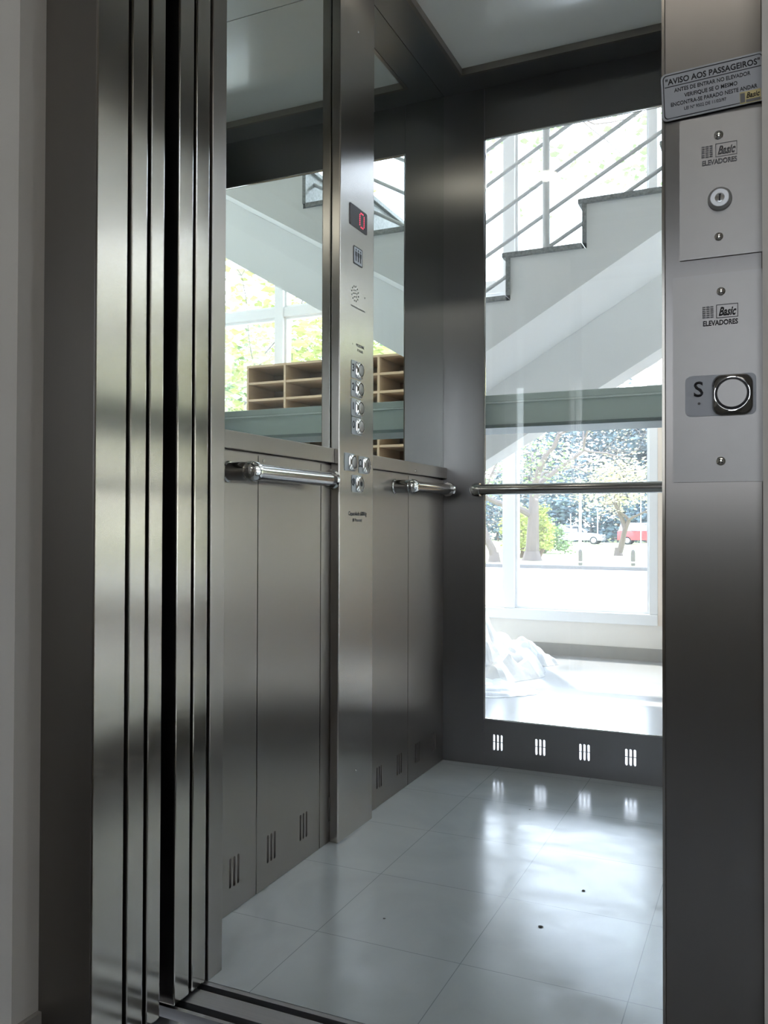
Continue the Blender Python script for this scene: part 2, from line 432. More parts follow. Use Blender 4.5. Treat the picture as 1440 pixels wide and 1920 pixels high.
lo = struct(empty('window_4', (-.15, c-.05, .95)), 'landing window')
for a, e in ((-.5, .05), (.05, .6)):
    bm = bmesh.new(); bx(bm, a, a+.04, c-.08, c-.02, .95, 2.3); bx(bm, e-.04, e, c-.08, c-.02, .95, 2.3); bx(bm, a+.04, e-.04, c-.08, c-.02, .95, 1.0); bx(bm, a+.04, e-.04, c-.08, c-.02, 2.25, 2.3)
    s_ = obj('sash', bm, WINW, lo); box('pane', a+.04, e-.04, c-.053, c-.047, 1.0, 2.25, WGLASS, s_)
# skirting on the left wall return, a little dark at its foot
bm = bmesh.new(); bx(bm, RX0, XO-.1044+.008, WY0-.010, WY0, 0, .072); bx(bm, XO-.1044, XO-.1044+.008, WY0, YJ-.0005, 0, .072)
struct(obj('baseboard_front', bm, BASEB), 'dark skirting at the foot of the plaster wall')

# ------------------------------------------------------------------ hoistway around the cab
bm = bmesh.new(); bx(bm, -1.35, -1.25, YJ+.05, YB+.30, -.1, LZ)
struct(obj('wall_hoistway', bm, SHAFT), 'dark shaft wall behind the mirror side of the cab')

def green_beam(name, axis):
    root = empty(name, (-.5, 2.95, 1.147) if axis == 'x' else (.36, 1.9, 1.147))
    def seg(nm, d0, d1, z0, z1, bev=.002, m=TEAL):
        if axis == 'x': return box(nm, -1.25, .46, d0, d1, z0, z1, m, root, bev)
        return box(nm, d0-2.57, d1-2.57, YJ+.05, 2.84, z0, z1, m, root, bev)
    seg('web', 2.862, 2.875, 1.155, 1.235)
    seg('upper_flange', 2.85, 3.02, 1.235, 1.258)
    seg('lower_flange', 2.85, 3.06, 1.143, 1.155, m=TEAL_SHADE)
    seg('highlight_strip', 2.8505, 2.8615, 1.229, 1.2345, 0, TEAL_GLINT)  # pale strip painted as the highlight below the upper flange
    return root
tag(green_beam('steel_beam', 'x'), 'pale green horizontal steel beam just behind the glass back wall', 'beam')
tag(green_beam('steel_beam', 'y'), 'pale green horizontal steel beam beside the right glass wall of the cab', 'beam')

# ------------------------------------------------------------------ cab floor, sills
struct(box('floor_cab', XL-.02, XR+.02, 1.2545, YB+.03, -.03, 0, FLOOR), 'pale grey vinyl tiled cab floor')
root = empty('door_sill', (-.5, 1.2, -.04)); tag(root, 'grooved aluminium sill at the threshold of the cab', 'door sill')
def sill(y0, y1, grooves):
    bm = bmesh.new(); ys = [y0]
    for g0, g1 in grooves: ys += [g0, g1]
    ys.append(y1)
    for a, e in zip(ys[::2], ys[1::2]): bx(bm, -1.30, .26, a, e, -.04, -.001)
    for g0, g1 in grooves: bx(bm, -1.30, .26, g0, g1, -.04, -.028)
    return bm
obj('cab_sill', sill(1.160, 1.254, [(1.168, 1.186), (1.228, 1.244)]), ALU, root)
obj('landing_sill', sill(YJ+.06, 1.134, [(1.055, 1.069), (1.098, 1.112)]), ALU, root)
struct(box('trim_1', -1.30, .26, YJ-.05, YJ+.0595, -.04, -.0012, vary(pm('threshold_granite', (.10, .10, .10), .4), 80, .3)), 'dark threshold strip on the landing side')

# ------------------------------------------------------------------ landing door frame
root = struct(empty('door_frame', (-.506, YJ+.03, 0)), 'brushed steel frame around the elevator opening'); root['category'] = 'door frame'
def jamb(x0, x1):
    bm = bmesh.new(); inner = x1 == XO
    bx(bm, x0 if inner else x0+.003, x1-.003 if inner else x1, YJ, 1.033, 0, 2.10, .0012); j_ = obj('jamb', bm, STEEL_LAND, root)
    bm = bmesh.new(); bx(bm, x1-.0029 if inner else x0, x1 if inner else x0+.0029, YJ+.0012, 1.033, 0, 2.10)
    obj('jamb_lining', bm, STEEL_POL, root); return j_
jamb(XO-.1044, XO); jamb(XJR, XJR+.1007)
box('frame_header', XO-.1044, XJR+.1007, YJ, 1.033, 2.10, 2.22, STEEL, root, .002)

# ------------------------------------------------------------------ sliding door panels, stacked open at the left
def door(n, y0, y1, mat, xw, label, z1=2.14):
    r = struct(empty('door_%d' % n, (XO-xw/2, (y0+y1)/2, .004)), label); r['category'] = 'elevator door'
    box('door_skin', XO-xw, XO, y0, y1, .004, z1, mat, r, .0025)
    box('door_shoe', XO-xw+.05, XO-.05, (y0+y1)/2-.004, (y0+y1)/2+.004, -.026, .004, BLACK, r)
door(1, 1.0425, 1.0805, STEEL_POL, .30, 'landing door panel nearest the frame, open, polished steel edge')
door(2, 1.0885, 1.1225, STEEL_POL, .30, 'second landing door panel, open, polished steel edge')
door(3, 1.159, 1.199, STEEL_POL, .30, 'cab door panel next to the black gap, open, brushed steel edge')
door(4, 1.2065, 1.2455, STEEL_POL, .30, 'cab door panel beside the cab front return, open')
# the black strip in the gap between the two door sets, and backing that closes the pocket
struct(box('trim_2', XO-.34, XO-.012, 1.126, 1.130, 0, 2.14, BLACK), 'black strip in the gap between landing and cab doors')
struct(box('trim_3', XO-.34, XO-.31, 1.0336, 1.255, -.02, 2.3, BLACK), 'dark closing strip behind the stacked doors')
bm = bmesh.new(); bx(bm, XO-.30, XO-.02, 1.0335, 1.0415, .0, 2.14); bx(bm, XO-.30, XO-.02, 1.0815, 1.0875, .0, 2.14); bx(bm, XO-.30, XO-.02, 1.2005, 1.2055, .0, 2.14)
bx(bm, XO-.30, XO-.015, 1.2462, 1.2535, 0, 2.14)
struct(obj('trim_4', bm, BLACK), 'black filler strips between the stacked door panels')
# right side: strike edges, and headers over the doors
struct(box('trim_5', XJR, XJR+.10, 1.0335, 1.12, 0, 2.14, STEEL), 'steel closing edge on the right of the landing doors')
struct(box('trim_6', XO-.30, XR, 1.0335, 1.255, 2.145, 2.35, BLACK), 'dark box for the door gear above the opening')

# ------------------------------------------------------------------ cab shell
# front returns and header
root = struct(empty('wall_cab_front', (-.5, 1.27, 0)), 'steel front returns of the cab'); 
box('front_return', XL, XO, 1.254, YI, 0, ZC+.07, STEEL, root, .0015)
box('front_return', XJR, XR, 1.254, YI, 0, ZC+.07, STEEL, root, .0015)
box('front_header', XO, XJR, 1.254, YI, 2.14, ZC+.07, STEEL, root, .0015)

def slots(c, z0, z1, w=.0075, pitch=.0130):
    out = []
    for k in (-1, 0, 1): out.append(rrect(w, z1-z0, w/2-.0001, 5, c+k*pitch, (z0+z1)/2))
    return out

# left wall: lower steel panels with vents; mirror above is a thing of its own
root = struct(empty('wall_cab_left', (XL, 2.02, 0)), 'brushed steel lower panels of the mirror wall')
ZP = .9585
seams = [YI+.0005, 1.586, 1.873, 2.155, 2.440, YB]
vents = [1.502+.1453*k for k in range(9)]
for a, e in zip(seams, seams[1:]):
    g = .0016
    hs = [h for v in vents if a+.02 < v < e-.02 for h in slots(v, .052, .114, .0080, .0145)]
    holed_plate('wall_panel', [(a+g, 0.001), (e-g, 0.001), (e-g, ZP), (a+g, ZP)], hs, (XL-.004, 0, 0), Y_, Z_, .008, STEEL, root)
box('panel_backing', XL-.03, XL-.022, YI, YB, .13, 2.33, BLACK, root)
box('upper_panel', XL-.02, XL-.008, YI, YB, ZP, 2.33, STEEL, root)
# ledge under the mirror
b = bmesh.new(); bx(b, XL+.0002, XL+.013, YI+.001, 1.9220, .9640, 1.0015, .0015); bx(b, XL+.0002, XL+.013, 2.1275, YB-.001, .9640, 1.0015, .0015)
o = struct(obj('trim_7', b, STEEL), 'steel ledge strip along the lower edge of the mirror')
# mirror
root = empty('wall_mirror', (XL, 2.02, 1.0)); tag(root, 'large wall mirror above the handrails reflecting stairs and pigeonholes', 'mirror')
box('mirror_glass', XL-.0075, XL-.0005, YI+.004, YB-.002, 1.0, ZC-.001, MIRROR, root)
b = bmesh.new(); bx(b, XL-.0005, XL+.004, YI+.001, YI+.0045, 1.0015, ZC-.001)
obj('edge_bead', b, STEEL, root)

# back wall: frame of steel panels around a tall pane
GX0, GX1, GZ0, GZ1 = -.875, -.06, .1529, 2.118
root = struct(empty('wall_cab_back', (-.47, YB, 0)), 'steel framed glass back wall of the cab')
box('corner_stile', XL-.02, GX0-.0012, YB, YB+.02, 0.001, 2.33, STEEL_DIM, root)
box('corner_stile', GX1+.0012, XR+.02, YB, YB+.02, 0.001, 2.33, STEEL_DIM, root)
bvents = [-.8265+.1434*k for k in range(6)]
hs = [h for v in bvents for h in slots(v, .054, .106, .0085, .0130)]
holed_plate('vent_panel', [(GX0, 0.001), (GX1, 0.001), (GX1, GZ0), (GX0, GZ0)], hs, (0, YB+.004, 0), X_, Z_, .008, STEEL_DIM, root)
box('vent_stiffener', GX0, GX1, YB+.0085, YB+.014, .0785, .0805, STEEL_DIM, root)
box('header_panel', GX0, GX1, YB, YB+.02, GZ1, 2.33, STEEL_DIM, root)
r = struct(empty('window_5', ((GX0+GX1)/2, YB+.01, GZ0)), 'tall clear glass pane in the back wall of the cab')
box('pane', GX0+.001, GX1-.001, YB+.0065, YB+.0145, GZ0, GZ1, GLASS, r)
bm = bmesh.new(); bx(bm, GX0, GX0+.004, YB+.001, YB+.006, GZ0+.004, GZ1-.004); bx(bm, GX1-.004, GX1, YB+.001, YB+.006, GZ0+.004, GZ1-.004)
bx(bm, GX0, GX1, YB+.001, YB+.006, GZ0+.0002, GZ0+.004); bx(bm, GX0, GX1, YB+.001, YB+.006, GZ1-.004, GZ1-.0002)
obj('glazing_bead', bm, CHROME, r)

# right wall: the same make as the back wall
GY0, GY1 = 1.44, 2.61
root = struct(empty('wall_cab_right', (XR, 2.02, 0)), 'steel framed glass right wall of the cab')
box('corner_stile', XR, XR+.02, YI, GY0-.0012, 0.001, 2.33, STEEL, root)
box('corner_stile', XR, XR+.02, GY1+.0012, YB, 0.001, 2.33, STEEL, root)
hs = [h for v in [1.51+.1434*k for k in range(8)] for h in slots(v, .054, .106, .0085, .0130)]
holed_plate('vent_panel', [(-GY1, 0.001), (-GY0, 0.001), (-GY0, GZ0), (-GY1, GZ0)], [[(-x, y) for x, y in h] for h in hs], (XR+.004, 0, 0), -Y_, Z_, .008, STEEL, root)
box('header_panel', XR, XR+.02, GY0, GY1, GZ1, 2.33, STEEL, root)
r = struct(empty('window_6', (XR+.01, 2.02, GZ0)), 'tall clear glass pane in the right wall of the cab')
box('pane', XR+.0065, XR+.0145, GY0+.001, GY1-.001, GZ0, GZ1, GLASS, r)

# ceiling: cornice round the edge, two panels, seam between them
root = struct(empty('ceiling_cab', (-.47, 2.02, ZC)), 'white glossy cab ceiling with a dark cornice')
CI = .104; cx0, cx1, cy0, cy1 = XL+CI, XR-CI, YI+CI, YB-.112
bm = bmesh.new()
bx(bm, XL, cx0-.012, YI, YB, ZC, ZC+.035); bx(bm, cx1+.012, XR, YI, YB, ZC, ZC+.035); bx(bm, cx0-.012, cx1+.012, YI, cy0-.012, ZC, ZC+.035); bx(bm, cx0-.012, cx1+.012, cy1+.012, YB, ZC, ZC+.035)
obj('cornice', bm, CORN, root)
bm = bmesh.new(); z0, z1 = ZC-.0015, ZC+.022
bx(bm, cx0-.012, cx0, cy0-.012, cy1+.012, z0, z1); bx(bm, cx1, cx1+.012, cy0-.012, cy1+.012, z0, z1); bx(bm, cx0, cx1, cy0-.012, cy0, z0, z1); bx(bm, cx0, cx1, cy1, cy1+.012, z0, z1)
obj('cornice_lip', bm, STEEL, root)
box('ceiling_panel', cx0, cx1, 2.109, cy1, ZC+.021, ZC+.036, CEIL, root)
box('ceiling_panel', cx0, cx1, cy0, 2.106, ZC+.021, ZC+.036, CEIL, root)
box('roof_sheet', XL-.02, XR+.02, 1.256, YB+.02, ZC+.042, ZC+.06, BLACK, root)

root = empty('ceiling_lamp', (-.855, 1.965, ZC-.006)); tag(root, 'round white ceiling lamp glowing by the left cornice', 'ceiling lamp')
obj('lamp_rim', lathe(bmesh.new(), (-.855, 1.965, ZC+.0205), (0, 0, -1), [(0, .05), (.018, .05), (.018, .044), (0, .044), (0, .05)]), CHROME, root, True)
obj('diffuser', lathe(bmesh.new(), (-.855, 1.965, ZC+.0203), (0, 0, -1), [(.001, .0435), (.022, .0435), (.030, .03), (.033, 0)]), LAMPGLOW, root, True)

# ------------------------------------------------------------------ handrails
def flange(bm, c, ax, r=.026, t=.006):
    return lathe(bm, c, ax, [(0, 0), (0, r), (t*.6, r), (t, r*.9), (t, 0)], 36)
def handrail(label, p0, p1, wall_n, start_elbow=True):
    """tube between p0 and p1, carried on wall stubs at both ends; wall_n points from the wall to the rail"""
    p0, p1, wn_ = Vector(p0), Vector(p1), Vector(wall_n)
    d = (p1-p0).normalized(); root = empty('handrail', ((p0+p1)/2)); tag(root, label, 'handrail', 'chrome handrails round the cab')
    r = .0175; off = .055
    obj('rail', tube(bmesh.new(), [p0+d*.012, p1-d*.008], r, 28), DCHROME, root, True)
    # near end: a domed corner cap and a stub back to the wall
    bm = bmesh.new(); lathe(bm, p0+d*.012, -d, [(0, 0), (0, .0215), (.006, .0215), (.018, .0212), (.026, .017), (.031, .009), (.032, 0)], 32)
    obj('end_cap', bm, CHROME, root, True)
    e2 = p1
    bm = bmesh.new(); lathe(bm, p1-d*.010, d, [(0, 0), (0, .0225), (.008, .0245), (.012, .0215), (.013, 0)], 32)
    obj('end_ring', bm, CHROME, root, True)
    for k_, q in enumerate((p0-d*.006, p1-d*.06)):
        rb = .0195 if k_ == 0 else .0115
        bm = bmesh.new(); tube(bm, [q-wn_*(off-.001), q-wn_*(.004 if k_ == 0 else .012)], rb, 28)
        st = obj('bracket', bm, DCHROME, root, True)
        bm = bmesh.new(); flange(bm, q-wn_*(off-.0005), wn_, rb+.003, .007); obj('rosette', bm, CHROME, st, True)
    return root
HR = .921
handrail('chrome handrail on the mirror wall, in front of the control column', (XL+.055, 1.475, .9165), (XL+.055, 1.826, .9165), (1, 0, 0))
handrail('short chrome handrail on the mirror wall, between control column and back corner', (XL+.055, 2.335, .921), (XL+.055, 2.655, .923), (1, 0, 0))
handrail('long chrome handrail crossing the glass back wall', (-.885, YB-.05, .9235), (-.05, YB-.05, .9235), (0, -1, 0))
handrail('chrome handrail crossing the right glass wall of the cab', (XR-.055, 2.60, .9235), (XR-.055, 1.50, .9235), (-1, 0, 0))

# ------------------------------------------------------------------ control column
CY0, CY1, CX = 1.9228, 2.1267, -.9947
root = empty('control_panel', (XL, (CY0+CY1)/2, 0)); tag(root, 'tall steel car operating column with red floor display and floor buttons', 'control panel')
body = obj('column_body', bx(bmesh.new(), XL+.0005, CX, CY0, CY1, 0.0, ZC-.002, .003, 2), STEEL_COP, root)
FU, FV = Y_, Z_   # normal is +x : Y x Z = X
def onf(y, z, d=0.0): return Vector((CX+d, y, z))
# display
disp = obj('display', plane_prism(bmesh.new(), rrect(.104, .057, .005), onf(2.0275, 1.6215, .0001), FU, FV, .0015), pm('display_glass', (.03, .025, .035), .15), root)
bm = bmesh.new(); gx, gz = 2.046, 1.6215; dots = []
cw, ch = .0056, .0048
pat = ["01110", "10001", "10001", "10001", "10001", "10001", "10001", "01110"]
for rr, row in enumerate(pat):
    for cc, v in enumerate(row):
        if v == '1': lathe(bm, onf(2.046+(cc-2)*cw*1.15, 1.6215+(3.5-rr)*ch*1.12, .0017), (1, 0, 0), [(0, .00205), (.0005, .00205), (.0005, 0)], 10)
obj('lit_digit', bm, LED, disp)
# pictogram plate
pic = obj('pictogram_plate', plane_prism(bmesh.new(), rrect(.054, .048, .004), onf(2.0255, 1.520, .0001), FU, FV, .0009), INK, root)
obj('pictogram_face', plane_prism(bmesh.new(), rrect(.048, .042, .003), onf(2.0255, 1.520, .001), FU, FV, .0003), WHITEPL, pic)
bm = bmesh.new()
for k in (-1, 0, 1):
    yk = 2.0255+k*.0135
    lathe(bm, onf(yk, 1.5345, .0014), (1, 0, 0), [(0, .0030), (.0003, .0030), (.0003, 0)], 12)
    plane_prism(bm, [(-.0050, .0100), (.0050, .0100), (.0050, -.0015), (.0034, -.0015), (.0030, -.0150), (.0005, -.0150), (.0005, -.003), (-.0005, -.003), (-.0005, -.0150), (-.0030, -.0150), (-.0034, -.0015), (-.0050, -.0015)], onf(yk, 1.5200, .0014), FU, FV, .0003)
obj('three_figures', bm, INK, pic)
# speaker perforation, microphone hole, little caption
bm = bmesh.new()
for ri, rn in ((0, 1), (.0085, 6), (.017, 12)):
    for k in range(rn):
        a = 2*math.pi*k/rn+ri*20
        lathe(bm, onf(2.010+ri*1.18*math.cos(a), 1.4175+ri*math.sin(a)*1.15, .0001), (1, 0, 0), [(0, .0023), (.0002, .0023), (.0002, 0)], 8)
obj('speaker_holes', bm, INK, root)
obj('microphone_hole', lathe(bmesh.new(), onf(2.069, 1.420, .0001), (1, 0, 0), [(0, .0024), (.0002, .0024), (.0002, 0)], 12), INK, root)
text('caption', 'FALE PRÓXIMO AO MICROFONE', onf(2.027, 1.382, .0001), FU, FV, .0042, GREYINK, root, w=.084)
text('caption', 'PRESSIONE', onf(2.041, 1.2835, .0001), FU, FV, .0075, GREYINK, root, w=.048, bold=.008)
text('caption', 'P/ FALAR', onf(2.041, 1.2705, .0001), FU, FV, .0070, GREYINK, root, w=.034, bold=.008)
obj('indicator_dot', lathe(bmesh.new(), onf(1.996, 1.282, .0001), (1, 0, 0), [(0, .0016), (.0003, .0016), (.0003, 0)], 10), GREYINK, root)
text('caption', 'Capacidade 600Kg', onf(2.029, .8365, .0001), FU, FV, .0105, INK, root, w=.108, bold=.012)
text('caption', '(8 Pessoas)', onf(2.027, .8195, .0001), FU, FV, .0080, INK, root, w=.056, bold=.010)
def button(y, z, num=None, cap='plain', lamp=True):
    bt = obj('button', plane_prism(bmesh.new(), rrect(.060, .046, .005), onf(y-.012, z, .0001), FU, FV, .0012), GREYPL, root)
    bm = bmesh.new(); R0 = [(0, 0), (0, .0205), (.004, .0205), (.0075, .0180), (.0080, .0165), (.0068, .0158), (.0060, 0)]
    # squarish chrome bezel: a rounded square that tapers to a ring
    pr = [(.041, .041, .008, .0), (.041, .041, .008, .0035), (.036, .036, .0165, .0080), (.0335, .0335, .0165, .0080), (.0325, .0325, .0160, .0062)]
    rings = []
    for w_, h_, r_, d_ in pr: rings.append([bm.verts.new(onf(y+p[0], z+p[1], .0013+d_)) for p in rrect(w_, h_, r_, 8)])
    for a, e in zip(rings, rings[1:]):
        n_ = len(a)
        for k in range(n_): bm.faces.new((a[k], a[(k+1) % n_], e[(k+1) % n_], e[k]))
    bm.faces.new(rings[-1])
    obj('bezel', bm, CHROME, bt, True)
    if cap == 'plain':
        obj('button_cap', lathe(bmesh.new(), onf(y, z, .0076), (1, 0, 0), [(0, .0142), (.0018, .0142), (.0022, .0136), (.0022, 0)], 32), STEEL_PLATE, bt, True)
        obj('button_gap', lathe(bmesh.new(), onf(y, z, .0076), (1, 0, 0), [(0, .0158), (.0004, .0158), (.0004, 0)], 32), INK, bt)
    else:
        obj('button_cap', lathe(bmesh.new(), onf(y, z, .0076), (1, 0, 0), [(0, .0150), (.0010, .0150), (.0010, .0), ], 32), STEEL_PLATE, bt, True)
        bm = bmesh.new(); lathe(bm, onf(y, z, .0088), (1, 0, 0), [(0, .0068 if cap == 'hole' else .0028), (.0004, .0068 if cap == 'hole' else .0028), (.0004, 0)], 20)
        if cap == 'key': plane_prism(bm, [(-.0015, -.008), (.0015, -.008), (.0015, .008), (-.0015, .008)], onf(y, z, .0088), FU, FV, .0004)
        obj('keyhole', bm, INK, bt)
    if num: text('numeral', num, onf(y-.0325, z+.0035, .0014), FU, FV, .0190, INK, bt, bold=.02)
for y, z, nm in ((2.0305, 1.2165, '3'), (2.0305, 1.1665, '2'), (2.031, 1.1160, '1'), (2.0335, 1.0675, '0')): button(y, z, nm)
button(1.9925, .970)
button(2.0755, .967, 'Ω', 'key')
button(2.0345, .915, 'Φ', 'hole')
for z in (.159, 2.123):
    obj('screw', lathe(bmesh.new(), onf(2.025, z, .0), (1, 0, 0), [(0, .0035), (.0012, .0030), (.0018, 0)], 14), CHROME, root, True)
for z in (.90, .97):
    pass

# small screws of the wall panels
for y, z in ((1.607, .948), (2.467, .975)):
    tag(obj('screw', lathe(bmesh.new(), (XL+(.0002 if z < .96 else .0132), y, z), (1, 0, 0), [(0, .004), (.0015, .0035), (.0022, 0)], 14), DCHROME, None, True),
        'small screw in the steel strip above the ' + ('front' if y < 2 else 'rear') + ' handrail of the mirror wall', 'screw')

# ------------------------------------------------------------------ plates and sign on the right jamb (face looks to -y: X x Z = -Y)
JU, JV = X_, Z_
def onj(x, z, d=0.0): return Vector((x, YJ-d, z))
def domed(x, z, r, parent, name='screw', d=.0022):
    o_ = obj(name, lathe(bmesh.new(), onj(x, z, d), (0, -1, 0), [(0, r), (.0010, r*.95), (.0022, r*.6), (.0026, 0)], 24), CHROME, parent, True)
    bm = bmesh.new(); 
    for a in (.6, .6+math.pi/2):
        u = Vector((math.cos(a), 0, math.sin(a)))*r*.5; v = Vector((-math.sin(a), 0, math.cos(a)))*r*.09
        q = onj(x, z, d+.0024); 
        f = [bm.verts.new(q+u+v), bm.verts.new(q-u+v), bm.verts.new(q-u-v), bm.verts.new(q+u-v)]; bm.faces.new(f)
        bmesh.ops.solidify(bm, geom=bm.faces[-1:], thickness=.0003)
    obj('screw_slot', bm, INK, o_)
    return o_
def maker_logo(x, z, d, parent, ink, scale=1.0, U=JU, V=JV, gold=False, base=None, words=True):
    P = base if base else (lambda a, c_, dd=0: onj(a, c_, d+dd))
    s = scale
    bm = bmesh.new()
    for k in range(6):      # striped block at the left
        for j in range(3): plane_prism(bm, rrect(.0032*s, .0015*s, .0003*s, 2), P(x-.0150*s+j*.0040*s-.0005, z+(.0055-.0022*k)*s), U, V, .0002)
    obj('logo_stripes', bm, GREYINK if not gold else INK, parent)
    bm = bmesh.new(); w_, h_ = .0215*s, .0145*s; cx_ = x+.0075*s; t_ = .0007*s
    for (a0, a1, c0, c1) in ((-w_/2, w_/2, h_/2-t_, h_/2), (-w_/2, w_/2, -h_/2, -h_/2+t_), (-w_/2, -w_/2+t_, -h_/2, h_/2), (w_/2-t_, w_/2, -h_/2, h_/2)):
        plane_prism(bm, [(a0, c0), (a1, c0), (a1, c1), (a0, c1)], P(cx_, z), U, V, .0002)
    obj('logo_box', bm, ink, parent)
    text('logo_word', 'Basic', P(cx_+.0004, z-.0002), U, V, .0088*s, ink, parent, w=.0175*s, bold=.03, shear=.35)
    if words: text('logo_caption', 'ELEVADORES', P(x+.0008*s, z-.0118*s), U, V, .0052*s, ink, parent, w=.0345*s, bold=.03)

# key switch plate
root = empty('key_switch_plate', (-.046, YJ, 1.095)); tag(root, 'steel wall plate with a round key switch, under the warning sign', 'switch plate')
pl = obj('plate', plane_prism(bmesh.new(), rrect(.0838, .152, .001), onj(-.0451, 1.171, .0001), JU, JV, .0022), STEEL_PLATE, root)
domed(-.0475, 1.2245, .0048, root); domed(-.0475, 1.116, .0045, root)
maker_logo(-.0475, 1.2085, .0024, root, GREYINK)
ks = obj('key_switch', lathe(bmesh.new(), onj(-.0463, 1.1555, .0022), (0, -1, 0), [(0, .0122), (.004, .0120), (.0066, .0096), (.0068, .0090), (.0068, 0)], 40), NICKEL, root)
obj('key_barrel', lathe(bmesh.new(), onj(-.0463, 1.1555, .0084), (0, -1, 0), [(0, .0050), (.0012, .0048), (.0014, 0)], 28), CHROME, ks, True)
bm = bmesh.new(); plane_prism(bm, [(-.0007, -.0034), (.0007, -.0034), (.0009, .0010), (.0016, .0036), (-.0010, .0036), (-.0006, .0010)], onj(-.0463, 1.1555, .0099), JU, JV, .0003); obj('keyhole', bm, INK, ks)

# call button plate
root = empty('call_button_plate', (-.046, YJ, .856)); tag(root, 'steel hall call plate with letter S and a chrome button', 'call button plate')
obj('plate', plane_prism(bmesh.new(), rrect(.0890, .2215, .001), onj(-.0496, .9665, .0001), JU, JV, .0022), STEEL_PLATE, root)
domed(-.0455, 1.0575, .0045, root); domed(-.0460, .8775, .0048, root)
maker_logo(-.0470, 1.0365, .0024, root, INK)
lab = obj('button_label', plane_prism(bmesh.new(), rrect(.070, .0435, .006), onj(-.0465, .9475, .0024), JU, JV, .0008), STICKER, root)
text('letter', 'S', onj(-.0680, .9550, .0033), JU, JV, .0160, INK, lab, bold=.014)
obj('call_lamp', lathe(bmesh.new(), onj(-.0675, .9395, .0033), (0, -1, 0), [(0, .0014), (.0006, .0012), (.0006, 0)], 12), GREYINK, lab)
bm = bmesh.new(); rings = []
for w_, h_, r_, d_ in ((.0400, .0425, .010, 0), (.0400, .0425, .010, .003), (.0385, .0405, .012, .0065), (.0345, .0360, .0168, .0098), (.0325, .0340, .0162, .0098), (.0315, .0330, .0157, .0080)):
    rings.append([bm.verts.new(onj(-.0345+p[0], .9470+p[1], .0033+d_)) for p in rrect(w_, h_, r_, 10)])
for a, e in zip(rings, rings[1:]):
    n_ = len(a)
    for k in range(n_): bm.faces.new((a[k], a[(k+1) % n_], e[(k+1) % n_], e[k]))
bm.faces.new(rings[-1])
bz = obj('bezel', bm, pm('bezel_chrome', (.42, .42, .41), .16, 1.0), root, True)
obj('button_gap', lathe(bmesh.new(), onj(-.0345, .9472, .0132), (0, -1, 0), [(0, .0169), (.0004, .0169), (.0004, 0)], 40), INK, bz)
obj('button_cap', lathe(bmesh.new(), onj(-.0345, .9472, .0134), (0, -1, 0), [(0, .0148), (.0016, .0148), (.0020, .0143), (.0020, 0)], 40), STEEL_PLATE, bz, True)

# warning sign, slightly tilted
root = empty('warning_sign', (-.052, YJ, 1.25)); tag(root, 'white passenger notice plate with dark lettering above the key switch plate', 'sign')
ta = math.radians(2.3); SU = Vector((math.cos(ta), 0, math.sin(ta))); SV = Vector((-math.sin(ta), 0, math.cos(ta)))
SO = Vector((-.0535, YJ, 1.2765))
def ons(a, c_, d=0.0): return SO + SU*a + SV*c_ + Vector((0, -d, 0))
SW, SH = .1035, .0520
obj('plate', plane_prism(bmesh.new(), rrect(SW, SH, .005, 6), ons(0, 0, .0024), SU, SV, .0010), WHITEPL, root)
for k_, (w_, h_) in enumerate(((SW-.004, SH-.004),)):
    o_ = rrect(w_, h_, .004, 6); i_ = rrect(w_-.0016, h_-.0016, .0034, 6)
    bm = bmesh.new(); a = [bm.verts.new(ons(p[0], p[1], .0036)) for p in o_]; e = [bm.verts.new(ons(p[0], p[1], .0036)) for p in i_]
    n_ = len(a)
    for k in range(n_): bm.faces.new((a[k], a[(k+1) % n_], e[(k+1) % n_], e[k]))
    bmesh.ops.solidify(bm, geom=bm.faces[:], thickness=.0002)
    obj('border_line', bm, INK, root)
obj('divider_line', plane_prism(bmesh.new(), [(-.048, -.0004), (.048, -.0004), (.048, .0004), (-.048, .0004)], ons(0, .0110, .0034), SU, SV, .0003), INK, root)
text('sign_text', '"AVISO AOS PASSAGEIROS"', ons(0, .0165, .0034), SU, SV, .0062, INK, root, w=.094, bold=.018)
text('sign_text', 'ANTES DE ENTRAR NO ELEVADOR', ons(-.0005, .0060, .0034), SU, SV, .0042, INK, root, w=.076, bold=.012)
text('sign_text', 'VERIFIQUE SE O MESMO', ons(-.002, -.0015, .0034), SU, SV, .0042, INK, root, w=.053, bold=.012)
text('sign_text', 'ENCONTRA-SE PARADO NESTE ANDAR', ons(.0005, -.0090, .0034), SU, SV, .0042, INK, root, w=.086, bold=.012)
text('sign_text', 'LEI Nº 9502 DE 11/03/97', ons(-.008, -.0158, .0034), SU, SV, .0034, INK, root, w=.042, bold=.006)
lg = obj('gold_logo_patch', plane_prism(bmesh.new(), rrect(.0205, .0125, .0006, 2), ons(.0365, -.0190, .0034), SU, SV, .0005), GOLD, root)
obj('logo_block', plane_prism(bmesh.new(), rrect(.0045, .0100, .0003, 2), ons(.0290, -.0190, .0039), SU, SV, .0002), GREYINK, lg)
text('logo_word', 'Basic', ons(.0390, -.0172, .0039), SU, SV, .0056, INK, lg, w=.0130, bold=.02, shear=.3)
obj('logo_bar', plane_prism(bmesh.new(), rrect(.0140, .0030, .0003, 2), ons(.0390, -.0230, .0039), SU, SV, .0002), GREYINK, lg)

